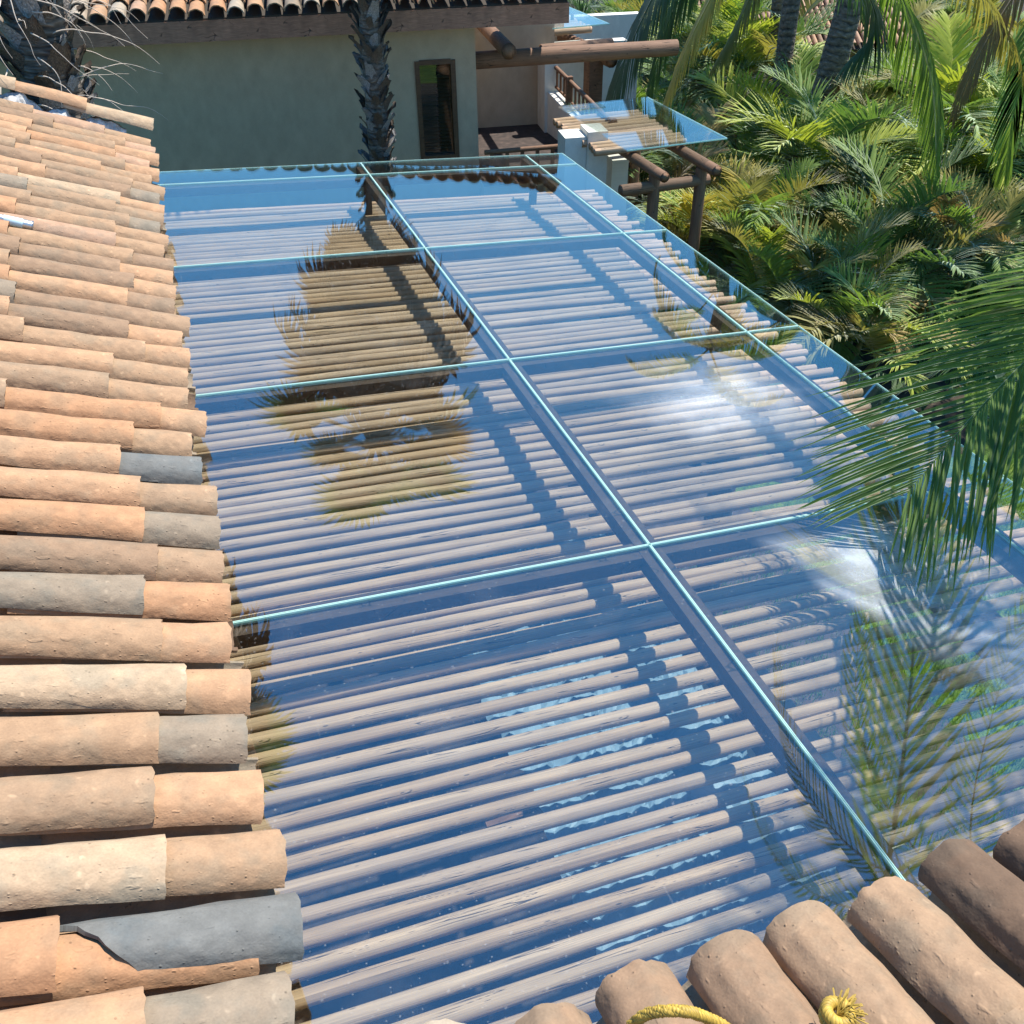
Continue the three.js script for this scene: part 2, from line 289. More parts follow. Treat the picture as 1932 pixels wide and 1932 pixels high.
// the roof in front, its tiles running down and away
{
  const roof = thing('tiled_roof', 'clay tiled roof corner in front with its eave over the near end of the glass', 'roof', [0, HC - 0.82 * U - CREST - 0.03, -0.345 * U]);
  roof.rotation.order = 'YXZ'; roof.rotation.y = Math.PI / 2; roof.rotation.z = -PITCH;
  const P = 0.0885 * U, col = ['pale', 'dusk', 'dusk', 'dusk', 'buff', 'buff', 'brown', 'brown', 'dusk', 'tan'];
  const special = {}; col.forEach((c, j) => { special[`${j},0`] = { mat: CLAY[c] }; special[`${j},1`] = { mat: CLAY[['tan', 'buff', 'dusk', 'tan', 'buff', 'tan', 'buff'][j % 7]] }; });
  const near = Array.from({ length: 8 }, (_, k) => tileGeo({ seed: 500 + k, seg: 18, nl: 14, r0: 0.078, r1: 0.096, warp: 0.006, len: 0.62 }));
  layTiles(roof, { rows: 10, zOf: j => 0.052 * U + P * j, courses: 3, first: [0.34, 0.46], step: [0.4, 0.5], seed: 33, caps: near, special, panMat: CLAY.grey, overs: [0.02, -0.06, 0] });
  layTiles(roof, { rows: 5, zOf: j => 0.052 * U + P * (j + 10), courses: 3, first: [0.34, 0.46], step: [0.4, 0.5], seed: 34, caps: near, panMat: CLAY.grey });
  part('roof_deck', boxG(-1.6, -0.1, -0.05, -0.02, 0.0, 3.25), M.deck, roof);
  part('eave_board', boxG(-0.1, -0.07, -0.14, -0.012, 0.0, 3.25), M.fascia, roof);
}

// ---------------------------------------------------------------- pergola of poles and its glass
const GY = HC - U / Math.cos(TILT);                 // glass height at x = 0
const LX = { left: -0.22 * U, mid: 0.65 * U, right: 1.30 * U, edge: 1.455 * U };
const TZ = [-3.383, -2.633, -1.882, -1.138, -0.392, 0.2].map(z => z * U), BACK = -3.53 * U;
{
  const pg = thing('pole_pergola', 'pergola of closely spaced round timber poles under the glass', 'pergola', [0, GY, 0]); pg.rotation.z = -TILT;
  const RT = -0.022, RH = 0.07, RW = 0.052;
  const rail = (x0, x1, z0, z1, y0 = RT - RH, y1 = RT) => part('rail', boxG(x0, x1, y0, y1, z0, z1), M.beam, pg);
  for (const x of [LX.left + 0.06, LX.mid, LX.right]) rail(x - RW, x + RW, BACK + 0.05, TZ[5]);
  for (const z of TZ.slice(0, 5)) { rail(LX.left + 0.06 + RW, LX.mid - RW, z - RW, z + RW, RT - RH, RT - 0.003); rail(LX.mid + RW, LX.right - RW, z - RW, z + RW, RT - RH, RT - 0.003); }
  // poles
  const D = 0.15 * U, r = rng(61), variants = [];
  for (let k = 0; k < 10; k++) {
    const pts = [], rad = [], bend = rnd(-0.008, 0.008, r), ph = rnd(0, 6, r), ra = rnd(0.0265, 0.0305, r);
    for (let q = 0; q <= 14; q++) { const t = q / 14, x = -0.6 + t * (1.60 * U + 0.6); pts.push(V(x, Math.sin(t * 5 + ph) * 0.006, Math.sin(t * 3.14) * bend + Math.sin(t * 9 + ph) * 0.004)); rad.push(ra * (1 - 0.07 * t) + N2(q * 0.6, k * 3) * 0.0018); }
    const g = tubeG(pts, rad, 12, 0.33); const uv = g.attributes.uv, ou = rnd(0, 1, r), ov = rnd(0, 1, r); for (let i = 0; i < uv.count; i++) uv.setXY(i, uv.getX(i) + ou, uv.getY(i) * 0.8 + ov); variants.push(g);
  }
  let z = -3.545 * U, k = 0;
  while (z < 0.1) {
    const m = part('pole', variants[Math.floor(r() * 10)], POLE[Math.floor(r() * 4)], pg);
    m.position.set(rnd(-0.06, 0.06, r), -D - 0.035 + rnd(-0.004, 0.004, r), z); m.rotation.set(rnd(0, 6.28, r), rnd(-0.006, 0.006, r), 0);
    z += 0.0372 * U + rnd(-0.010, 0.010, r); k++;
  }
  // big logs that carry the poles, short posts that carry the rails, and posts to the ground
  for (const [x, rr] of [[LX.left + 0.06, 0.1], [LX.mid + 0.26, 0.085], [LX.right + 0.06, 0.10]]) part('log_beam', tubeG([V(x, -D - 0.073 - rr, -3.6 * U), V(x + 0.01, -D - 0.073 - rr, -1.8 * U), V(x, -D - 0.073 - rr, 0.3)], [rr, rr * 1.04, rr], 14, 0.33), M.log, pg);
  for (const x of [LX.mid, LX.right]) for (const zz of [TZ[0] - 0.1, TZ[4]]) part('short_post', boxG(x - 0.03, x + 0.03, -D - 0.08, RT - RH, zz - 0.025, zz + 0.025), M.beam, pg);
  for (const x of [LX.right + 0.06]) for (const zz of [-3.45 * U, -1.9 * U, -0.35 * U]) {
    const top = -D - 0.073 - 0.2, h = GY - Math.sin(TILT) * x + top;
    const p = part('post', tubeG([V(0, 0, 0), V(0, -h, 0)], [0.09, 0.105], 12, 0.33), M.log, pg); p.position.set(x, top, zz); p.rotation.z = TILT;
  }
  // the glass
  const gc = thing('glass_canopy', 'large blue reflecting glass canopy of many panes over the poles', 'glass roof', [0, GY, 0]); gc.rotation.z = -TILT;
  const xs = [LX.left, LX.mid, LX.right, LX.edge], zs = [BACK, ...TZ], GAP = 0.005, TH = 0.0095;
  const pr = rng(71);
  for (let a = 0; a < 3; a++) for (let b = 0; b < 6; b++) {
    const x0 = xs[a] + (a ? GAP : 0), x1 = xs[a + 1] - (a < 2 ? GAP : 0), z0 = zs[b] + (b ? GAP : 0), z1 = zs[b + 1] - GAP;
    const g = sub('pane', gc);
    // a pane a little bowed, as toughened glass is
    const bow = new GB(), nx = 14, nz = 14, id = [], bx = rnd(-0.0012, 0.0012, pr), ph = rnd(0, 6, pr);
    for (const s of [0, 1]) { id[s] = []; for (let i = 0; i <= nx; i++) { id[s][i] = []; for (let j = 0; j <= nz; j++) { const x = x0 + (x1 - x0) * i / nx, zz = z0 + (z1 - z0) * j / nz; const w = bx * Math.sin(Math.PI * i / nx) * Math.sin(Math.PI * j / nz) * 1.5 + 0.0006 * Math.sin(x * 5 + ph) * Math.sin(Math.PI * i / nx) * Math.sin(Math.PI * j / nz); id[s][i][j] = bow.v(x, (s ? -TH : 0) + w, zz, x, zz); } } }
    for (let i = 0; i < nx; i++) for (let j = 0; j < nz; j++) { bow.quad(id[0][i][j], id[0][i][j + 1], id[0][i + 1][j + 1], id[0][i + 1][j]); bow.quad(id[1][i][j], id[1][i + 1][j], id[1][i + 1][j + 1], id[1][i][j + 1]); }
    part('sheet', bow.geo(), M.glass, g);
    const e = new GB(), t = 0.0035;
    e.box(x0, x1, -TH, -0.0002, z0 - t, z0); e.box(x0, x1, -TH, -0.0002, z1, z1 + t); e.box(x0 - t, x0, -TH, -0.0002, z0, z1); e.box(x1, x1 + t, -TH, -0.0002, z0, z1);
    part('polished_edge', e.geo(), M.glassEdge, g);
    if (a < 2 && b > 1) {
      const pl = new THREE.PlaneGeometry(x1 - x0, z1 - z0); pl.rotateX(-Math.PI / 2); const uv = pl.attributes.uv, o1 = pr(), o2 = pr(); for (let i = 0; i < uv.count; i++) uv.setXY(i, uv.getX(i) * 0.97 + o1, uv.getY(i) * 0.97 + o2);
      const o = part('water_spots', pl, M.spots, g, 'dried water spots and thin dust'); o.position.set((x0 + x1) / 2, 0.0035, (z0 + z1) / 2);
    }
    if (a === 1 && b >= 2 && b <= 4) {
      const w = (x1 - x0), l = (z1 - z0), y = 0.0055;
      const flat = (m, fx0, fx1, fz0, fz1, rot = 0, lab) => { const pgm = new THREE.PlaneGeometry((fx1 - fx0) * w, (fz1 - fz0) * l); pgm.rotateX(-Math.PI / 2); pgm.rotateY(rot); const o = part('wash_streak', pgm, m, g, lab); o.position.set(x0 + (fx0 + fx1) / 2 * w, y, z0 + (fz0 + fz1) / 2 * l); };
      if (b === 3) flat(M.dust, 0.12, 0.98, 0.02, 0.74, 0, 'hazy film of dried dust on the glass');
      if (b === 4) { flat(M.wash, 0.10, 0.99, 0.03, 0.97, 0, 'streaky white film of dried wash water'); }
    }
  }
  const s = new GB(); for (const x of [LX.mid, LX.right]) s.box(x - GAP + 0.004, x + GAP - 0.004, -0.02, -0.009, BACK, TZ[5]); part('sealant_bead', s.geo(), M.sealant, gc);
  const s2 = new GB(); for (const zz of TZ.slice(0, 5)) s2.box(LX.left, LX.edge, -0.0215, -0.0085, zz - GAP + 0.004, zz + GAP - 0.004); part('sealant_bead', s2.geo(), M.sealant, gc);
}
// below the poles: a crumpled plastic sheet and a low cream wall
{
  const g = new THREE.PlaneGeometry(0.93, 2.9, 38, 116); g.rotateX(-Math.PI / 2); const p = g.attributes.position;
  for (let k = 0; k < p.count; k++) { const x = p.getX(k), z = p.getZ(k); const c = (a, b, s) => Math.abs(N2(x * a + s, z * b - s)); p.setXYZ(k, x + 0.04 * N2(z * 1.3, x * 2) + 0.03 * N2(z * 6, x), 0.03 * c(5, 5, 1) + 0.03 * c(11, 11, 4) - 0.03, z + 0.1 * N2(x * 1.7, 3)); }
  const gg = g.toNonIndexed(); gg.computeVertexNormals();
  const t = part(numbered('plastic_sheet'), gg, M.plastic, scene); t.position.set(1.2, GY - 0.15 * U - 0.125 - Math.sin(TILT) * 1.2, -2.05); t.rotation.z = -TILT; t.userData = { label: 'crumpled pale blue plastic sheet hung just beneath the poles', category: 'sheet' };
  const cord = part(numbered('batten'), boxG(-0.62, 0.62, -0.03, 0.0, -0.02, 0.02), M.railWood, scene); cord.position.set(1.2, t.position.y - 0.1, -2.05); cord.userData = { label: 'thin dark batten under the crumpled plastic sheet', category: 'batten' };
  const w = thing('low_wall', 'narrow cream plaster wall glimpsed between the poles beside the central joint', 'wall', [2.1, 0, -1.5]);
  part('wall', boxG(-0.12, 0.12, 0.0, 2.0, -1.3, 1.4), M.white, w); part('coping', boxG(-0.15, 0.15, 2.0, 2.05, -1.33, 1.43), M.white, w);
}

// ---------------------------------------------------------------- palms: leaves
// a pinnate leaf along a list of points
function pinnate(b, pts, { n = 44, ll = 0.5, w = 0.03, r = 0.02, ang = [1.15, 0.45], lift = 0.35, droop = 0.9, seed = 1, bare = 0.16, segs = 3, fold = 0 }) {
  const curve = new THREE.CatmullRomCurve3(pts), q = rng(seed), P = [], rad = [];
  for (let k = 0; k <= 12; k++) { P.push(curve.getPoint(k / 12)); rad.push(r * (1 - 0.9 * k / 12)); }
  b.tube(P, rad, 5, 1, false);
  const up = V(0, 1, 0);
  for (let k = 0; k < n; k++) {
    const t = bare + (1 - bare) * (k + 0.5) / n, o = curve.getPoint(t), tan = curve.getTangent(t);
    let side0 = V(0, 0, 0).crossVectors(tan, up); if (side0.lengthSq() < 0.02) side0.set(1, 0, 0); side0.normalize();
    const nor = V(0, 0, 0).crossVectors(side0, tan).normalize();
    for (const s of [-1, 1]) {
      if (q() < 0.04) continue;
      const s01 = (t - bare) / (1 - bare), prof = Math.pow(Math.sin(Math.PI * (0.12 + 0.8 * s01)), 0.7), L = ll * prof * rnd(0.85, 1.1, q), a = ang[0] + (ang[1] - ang[0]) * s01 + rnd(-0.1, 0.1, q);
      const dir = V(0, 0, 0).addScaledVector(tan, Math.cos(a)).addScaledVector(side0, s * Math.sin(a)).addScaledVector(nor, lift * rnd(0.5, 1.3, q)).normalize();
      const wd = w * (0.7 + 0.5 * prof); let c = o.clone(), prev = null; const dv = dir.clone();
      const wv = V(0, 0, 0).crossVectors(dv, nor).normalize();
      for (let g = 0; g <= segs; g++) {
        const f = g / segs, ww = wd * (g === 0 ? 0.45 : g === segs ? 0.06 : 1 - 0.35 * f) * 0.5;
        const A = b.v(c.x + wv.x * ww, c.y + wv.y * ww, c.z + wv.z * ww, f, 0), B = b.v(c.x - wv.x * ww, c.y - wv.y * ww, c.z - wv.z * ww, f, 1);
        if (fold) { const nv = V(0, 0, 0).crossVectors(wv, dv).normalize().multiplyScalar(ww * fold * 2); const Mi = b.v(c.x - nv.x, c.y - Math.abs(nv.y), c.z - nv.z, f, 0.5), M2 = b.v(c.x - nv.x, c.y - Math.abs(nv.y), c.z - nv.z, f, 0.5); if (prev) { b.quad(prev[0], A, Mi, prev[2]); b.quad(prev[3], M2, B, prev[1]); } prev = [A, B, Mi, M2]; }
        else { if (prev) b.quad(prev[0], A, B, prev[1]); prev = [A, B]; }
        dv.y -= droop * (0.4 + f) / segs * rnd(0.8, 1.2, q); dv.normalize(); c = c.clone().addScaledVector(dv, L / segs);
      }
    }
  }
  return b;
}
function arcPts(L, a0, bend, sway = 0) { const pts = [V(0, 0, 0)]; let p = V(0, 0, 0); for (let k = 0; k < 7; k++) { const a = a0 - bend * Math.pow((k + 0.5) / 7, 1.3); p = p.clone().add(V(Math.cos(a) * L / 7, Math.sin(a) * L / 7, sway * Math.sin(k) * 0.02)); pts.push(p); } return pts; }
// garden palm leaf variants, length 1
const ARECA = [0, 1, 2, 3, 4, 5].map(k => pinnate(new GB(), arcPts(1, [1.25, 1.0, 0.75, 1.35, 0.55, 1.1][k], [1.5, 1.7, 1.4, 1.1, 1.3, 2.1][k], 1), { n: 58, ll: 0.33, w: 0.017, r: 0.011, lift: 0.55, droop: 0.5, seed: 600 + k }).geo());
const COCO = [0, 1, 2, 3].map(k => pinnate(new GB(), arcPts(1, [0.7, 0.3, 0.95, 0.1][k], [1.7, 1.6, 1.6, 1.5][k], 1), { n: 64, ll: 0.27, w: 0.013, r: 0.010, lift: 0.08, droop: 1.5, seed: 650 + k, segs: 4 }).geo());
// fan leaf, length 1 with its stalk
function fanGeo(seed, droop) {
  const b = new GB(), q = rng(seed), st = 0.56; b.tube([V(0, 0, 0), V(st * 0.5, 0.02, 0), V(st, 0, 0)], [0.016, 0.012, 0.009], 4, 1, false);
  const n = 30; for (let k = 0; k < n; k++) {
    const a = (k / (n - 1) - 0.5) * 3.9, L = 0.46 * (0.75 + 0.25 * Math.cos(a * 0.6)) * rnd(0.85, 1.08, q), dv = V(Math.cos(a), 0.12, Math.sin(a)).normalize(), wv = V(-Math.sin(a), 0, Math.cos(a)); let c = V(st, 0, 0), prev = null;
    for (let g = 0; g <= 4; g++) { const f = g / 4, ww = 0.021 * (g === 0 ? 0.2 : g === 4 ? 0.06 : g === 1 ? 1 : 1 - 0.6 * (f - 0.25)); const A = b.v(c.x + wv.x * ww, c.y + (g % 2) * 0.006, c.z + wv.z * ww, f, 0), B = b.v(c.x - wv.x * ww, c.y, c.z - wv.z * ww, f, 1); if (prev) b.quad(prev[0], A, B, prev[1]); prev = [A, B]; dv.y -= droop * f * rnd(0.5, 1.4, q) * 0.4; dv.normalize(); c = c.clone().addScaledVector(dv, L / 4); }
  }
  return b.geo();
}
const FAN = [fanGeo(700, 0.5), fanGeo(701, 0.9), fanGeo(702, 1.3)], DEADFAN = [fanGeo(710, 1.6), fanGeo(711, 2.2), fanGeo(712, 2.6)];
function bootGeo(seed, L = 0.2, W = 0.13) {
  const b = new GB(), q = rng(seed), rows = []; const n = 5;
  for (let k = 0; k <= n; k++) { const t = k / n, w = W * (1 - 0.55 * t) * 0.5, out = 0.02 + 0.075 * t * t, row = []; for (let s = -2; s <= 2; s++) row.push(b.v(out - 0.02 * Math.abs(s) * (1 - t) + rnd(-0.004, 0.004, q), L * t + (k === n ? rnd(-0.02, 0.02, q) : 0), s / 2 * w, s * 0.3 + seed, t * 2)); rows.push(row); }
  for (let k = 0; k < n; k++) for (let s = 0; s < 4; s++) b.quad(rows[k][s], rows[k][s + 1], rows[k + 1][s + 1], rows[k + 1][s]);
  const back = rows[n].map((id, s) => b.v(b.p[id * 3] - 0.03, b.p[id * 3 + 1] - 0.015, b.p[id * 3 + 2], 0, 0)); for (let s = 0; s < 4; s++) b.quad(rows[n][s], rows[n][s + 1], back[s + 1], back[s]);
  return b.geo();
}
const BOOT = [0, 1, 2, 3].map(k => bootGeo(720 + k));
function fanPalm(name, label, base, lean, { R, y0, skirt, top, seed, boots, bootScale = 1, skirtR = 1, bootFrom = 0, fans = 22, dead = 60, taper = 1 }) {
  const t = thing(name, label, 'palm tree', base), q = rng(seed), axis = y => V(lean[0] * y, y, lean[1] * y), pts = [], rad = [];
  for (let k = 0; k <= 20; k++) { const y = top * k / 20; pts.push(axis(y)); rad.push(R * (1.1 - 0.2 * k / 20) * (1 + 0.06 * N2(k * 1.3, seed))); }
  part('trunk', tubeG(pts, rad, 12, 1), M.bark, t);
  for (let k = 0; k < boots; k++) {
    const y = bootFrom + (skirt + 0.4 - bootFrom) * (k + 0.5) / boots, a = k * 2.39996 + rnd(-0.2, 0.2, q), c = axis(y);
    const m = part('leaf_base', BOOT[k % 4], q() < 0.45 ? M.bootGrey : M.boot, t); m.position.set(c.x + Math.cos(a) * R * 0.72, y, c.z + Math.sin(a) * R * 0.72); m.rotation.order = 'YXZ'; m.rotation.set(rnd(-0.3, 0.3, q), -a, rnd(-0.15, 0.15, q)); m.scale.setScalar(bootScale * rnd(0.8, 1.25, q));
  }
  for (let k = 0; k < dead; k++) {
    const y = skirt + (top - skirt) * (k + 0.5) / dead, a = k * 2.39996, c = axis(y), m = part('dead_frond', DEADFAN[k % 3], M.deadLeaf, t);
    m.position.set(c.x + Math.cos(a) * R * 0.8, y, c.z + Math.sin(a) * R * 0.8); m.rotation.order = 'YXZ'; m.rotation.set(rnd(-0.4, 0.4, q), -a, -rnd(0.75, 1.35, q)); m.scale.setScalar(rnd(0.65, 1.35, q) * skirtR * (taper + (1 - taper) * (k / dead)));
  }
  for (let k = 0; k < fans; k++) {
    const a = k * 2.39996, c = axis(top - 0.1), m = part('frond', FAN[k % 3], k % 3 ? LEAF.deep : LEAF.rust, t), e = 1.25 - 1.8 * k / fans;
    m.position.set(c.x, top - 0.15 + 0.1 * e, c.z); m.rotation.order = 'YXZ'; m.rotation.set(rnd(-0.3, 0.3, q), -a, e); m.scale.setScalar(rnd(0.75, 1.3, q) * Math.min(skirtR, 1.3) * (0.6 + 0.4 * Math.min(1, 2 * k / fans)));
  }
  return t;
}
// palm standing between the glass and the far house
{
  const b0 = onZ(717, 300, -4.3 * U), b1 = onZ(697, 20, -4.3 * U), lx = (b1.x - b0.x) / (b1.y - b0.y);
  fanPalm('fan_palm', 'thin fan palm with shaggy trunk rising in front of the dark house wall', [b0.x - lx * b0.y, 0, -4.3 * U], [lx, 0], { R: 0.115, skirt: GY + 0.72 * U, top: GY + 1.66 * U, seed: 81, boots: 190, bootFrom: 1.2, dead: 140, skirtR: 1.65, taper: 0.42, fans: 30, bootScale: 1.1 });
}
{
  const c = onZ(40, 150, -3.75 * U);
  const p = fanPalm('fan_palm', 'stout fan palm trunk with ragged leaf bases behind the left roof corner', [c.x, 0, -3.75 * U], [0.055, 0], { R: 0.23, skirt: GY + 2.4 * U, top: GY + 3.2 * U, seed: 82, boots: 280, bootFrom: 2.6, bootScale: 1.9, dead: 70, skirtR: 1.3 });
  // loose pale fibres
  const q = rng(83);
  for (let k = 0; k < 46; k++) {
    const a = rnd(-1.2, 1.9, q), y = rnd(3.55, 4.8, q), pts = []; let o = V(Math.cos(a) * 0.3, y, Math.sin(a) * 0.3 + 0.1), d = V(Math.cos(a) * 0.9, rnd(-0.4, 0.5, q), Math.sin(a) * 0.6).normalize();
    const L = rnd(0.3, 0.95, q); for (let s = 0; s <= 8; s++) { pts.push(o.clone()); d.add(V(rnd(-0.35, 0.35, q), rnd(-0.42, 0.14, q), rnd(-0.3, 0.3, q))).normalize(); o.addScaledVector(d, L / 8); }
    part('fibre', tubeG(new THREE.CatmullRomCurve3(pts).getPoints(20), Array.from({ length: 21 }, (_, i) => 0.006 * (1 - i / 24)), 4), M.fibre, p);
  }
}
// coconut palms
function coconut(label, base, lean, h, R, { fronds, L, seed, mats = ['green', 'deep', 'olive', 'green'], list }) {
  const t = thing('coconut_palm', label, 'palm tree', base, 'coconut palms of the garden'), q = rng(seed), pts = [], rad = [];
  for (let k = 0; k <= 18; k++) { const s = k / 18; pts.push(V(lean[0] * s + 0.06 * Math.sin(s * 4 + seed), h * s, lean[1] * s)); rad.push(R * (1.15 - 0.35 * s) * (1 + 0.03 * (k % 2))); }
  part('trunk', tubeG(pts, rad, 12, 0.6), M.bark, t);
  const c = pts[18];
  for (let k = 0; k < fronds; k++) { const m = part('frond', COCO[k % 4], LEAF[mats[k % mats.length]], t), a = k * 2.39996 + seed; m.position.copy(c); m.rotation.order = 'YXZ'; m.rotation.set(0, -a, rnd(-0.35, 0.35, q) - 0.3 * (k / fronds)); m.scale.setScalar(L * rnd(0.85, 1.1, q)); }
  for (const f of list ?? []) { const geo = pinnate(new GB(), f.pts.map(p => p.clone().sub(t.position)), f.o).geo(); const fr = part('frond', geo, LEAF[f.m], t, f.label); if (f.midrib) part('midrib', tubeG(new THREE.CatmullRomCurve3(f.pts.map(p => p.clone().sub(t.position))).getPoints(24), Array.from({ length: 25 }, (_, i) => 0.034 * (1 - i / 27)), 6), M.midrib, fr); }
  return t;
}
{
  const g = (px, py) => onY(px, py, 0);
  // three trunks across the top
  const trunk = (label, p0, p1, z, R, o) => { const a = onZ(...p0, z), b = onZ(...p1, z), lx = (b.x - a.x) / (b.y - a.y), h = o.h; coconut(label, [a.x - lx * a.y, 0, z], [lx * h, 0], h, R, o); };
  trunk('slim grey coconut trunk, middle of the three in front of the far tiled roof', [1468, 240], [1500, 0], -13.2, 0.125, { h: 7.4, fronds: 5, L: 2.2, seed: 91 });
  trunk('pale coconut trunk, leftmost of the three in front of the far tiled roof', [1452, 200], [1477, 0], -14.6, 0.12, { h: 7.0, fronds: 4, L: 2.0, seed: 97 });
  // the palm whose leaves hang into the top of the picture
  const z1 = -12.2, z2 = -10.6, at1 = (x, y) => onZ(x, y, z1), at2 = (x, y) => onZ(x, y, z2);
  trunk('thickest coconut trunk, right of the three, with leaves drooping over the small canopy', [1546, 215], [1602, 0], -12.4, 0.19, { h: 6.5, fronds: 3, L: 2.3, seed: 93, list: [
    { pts: [at1(1420, -260), at1(1330, -170), at1(1250, -40), at1(1180, 110), at1(1130, 265)], m: 'deep', o: { n: 120, ll: 1.0, w: 0.03, r: 0.025, lift: 0.0, droop: 1.4, ang: [0.85, 0.25], seed: 941, bare: 0.05, segs: 4 } },
    { pts: [at1(1440, -260), at1(1370, -160), at1(1310, -60), at1(1262, 40), at1(1215, 215)], m: 'green', o: { n: 100, ll: 0.85, w: 0.028, r: 0.025, lift: 0.0, droop: 1.6, ang: [0.8, 0.25], seed: 942, bare: 0.05, segs: 4 } },
    { pts: [at2(1440, -200), at2(1400, -120), at2(1350, -20), at2(1300, 80), at2(1255, 190)], m: 'yellow', o: { n: 90, ll: 0.6, w: 0.024, r: 0.022, lift: 0.0, droop: 1.5, ang: [0.7, 0.2], seed: 943, bare: 0.05, segs: 4 } },
    { pts: [at1(1470, -230), at1(1450, -120), at1(1425, -30), at1(1390, 50), at1(1350, 120)], m: 'olive', o: { n: 90, ll: 0.6, w: 0.024, r: 0.022, lift: 0.0, droop: 1.5, ang: [0.7, 0.2], seed: 944, bare: 0.05, segs: 4 } },
  ] });
  const z3 = -8.6, at3 = (x, y) => onZ(x, y, z3);
  coconut('coconut palm on the right with a white ribbed leaf hanging before the shrubs', [at3(1990, 100).x + 0.8, 0, z3 + 0.2], [-0.2, 0.1], 6.6, 0.15, { fronds: 2, L: 2.8, seed: 95, list: [
    { pts: [at3(1620, -160), at3(1665, -60), at3(1718, 30), at3(1758, 150), at3(1768, 330)], m: 'fresh', midrib: true, label: 'hanging leaf with a pale midrib', o: { n: 120, ll: 0.95, w: 0.022, r: 0.02, lift: 0, droop: 2.2, ang: [0.9, 0.25], seed: 951, bare: 0.02, segs: 4 } },
    { pts: [at3(2150, -260), at3(2060, -120), at3(1980, 20), at3(1920, 180), at3(1895, 330)], m: 'fresh', o: { n: 120, ll: 0.85, w: 0.022, r: 0.02, lift: 0, droop: 1.9, ang: [0.9, 0.3], seed: 952, bare: 0.02, segs: 4 } },
    { pts: [at3(2050, -150), at3(1960, -70), at3(1890, 30), at3(1840, 120), at3(1800, 215)], m: 'rust', o: { n: 60, ll: 0.5, w: 0.022, r: 0.024, lift: 0, droop: 1.9, ang: [0.8, 0.3], seed: 953, bare: 0.02, segs: 4 } },
    { pts: [at3(1720, -160), at3(1790, -90), at3(1850, -20), at3(1900, 60), at3(1935, 150)], m: 'olive', o: { n: 60, ll: 0.6, w: 0.024, r: 0.024, lift: 0, droop: 1.9, ang: [0.8, 0.3], seed: 954, bare: 0.02, segs: 4 } },
    { pts: [at3(1520, -160), at3(1560, -80), at3(1640, -10), at3(1650, 60), at3(1600, 120)], m: 'deep', o: { n: 60, ll: 0.6, w: 0.024, r: 0.024, lift: 0, droop: 1.9, ang: [0.8, 0.3], seed: 955, bare: 0.02, segs: 4 } },
  ] });
  // the near palm on the right: one leaf reaches over the glass, others hang above and are mirrored in it
  const mirrored = (px, py, h) => { const d = dirOf(px, py), n = V(Math.sin(TILT), Math.cos(TILT), 0); d.multiplyScalar(-U / n.dot(d)); const r = d.clone().addScaledVector(n, -2 * n.dot(d)); return V(0, HC, 0).add(d).addScaledVector(r, h); };
  const up = (x, h, z) => V(x * U, GY + h * U - Math.sin(TILT) * x * U, z * U), at = (px, py, h) => { const d = dirOf(px, py), n = V(Math.sin(TILT), Math.cos(TILT), 0); return d.multiplyScalar(-(1 - h) * U / n.dot(d)).add(V(0, HC, 0)); };
  coconut('near coconut palm on the right whose leaf tip reaches over the glass edge', [2.62 * U + 0.9, 0, -1.25 * U], [-0.9, 0], up(2.62, 2.15, -1.25).y, 0.13, { fronds: 0, L: 3, seed: 96, list: [
    { pts: [at(2330, 420, 0.55), at(2120, 530, 0.44), at(1965, 655, 0.33), at(1832, 790, 0.22), at(1712, 930, 0.11)], m: 'green', label: 'green leaf reaching in over the glass edge', o: { n: 84, ll: 0.88, w: 0.0145, r: 0.014, lift: 0.16, droop: 0.26, fold: 0.5, ang: [0.82, 0.5], seed: 961, bare: 0.05, segs: 5 } },
    { pts: [at(2330, 420, 0.70), at(2160, 470, 0.58), at(2020, 545, 0.44), at(1900, 620, 0.30), at(1790, 690, 0.18)], m: 'fresh', o: { n: 40, ll: 0.8, w: 0.026, r: 0.014, lift: 0.15, droop: 0.3, ang: [0.6, 0.25], seed: 962, bare: 0.05, segs: 4 } },
    ...[[2.2, 1.05, 1.5], [2.75, 1.1, 1.55], [3.3, 1.0, 1.6], [3.9, 1.05, 1.6], [1.6, 1.1, 1.45], [4.5, 1.0, 1.7], [5.4, 1.0, 1.7], [0.3, 1.0, 1.7], [0.9, 1.1, 1.55]].map(([a, L, h], k) => {
      const cx = 2.62, cz = -1.25, P = (f, hh) => up(cx + Math.cos(a) * L * f, hh, cz - Math.sin(a) * L * f);
      return { pts: [P(0, 2.15), P(0.3, 2.32), P(0.6, 2.22), P(0.85, 1.9), P(1, h)], m: k % 3 ? 'green' : 'deep', o: { n: 46, ll: 0.5, w: 0.02, r: 0.014, lift: 0, droop: 0.7, ang: [1.0, 0.45], seed: 964 + k, bare: 0.05, segs: 4 } };
    }),
    { pts: [up(2.62, 2.15, -1.25), up(2.4, 2.4, -1.15), up(2.05, 2.55, -1.0), up(1.6, 2.35, -0.85), up(1.2, 1.95, -0.72)], m: 'green', o: { n: 60, ll: 0.62, w: 0.034, r: 0.02, lift: 0, droop: 1.0, ang: [1.0, 0.4], seed: 976, bare: 0.05, segs: 4 } },
  ] });
}

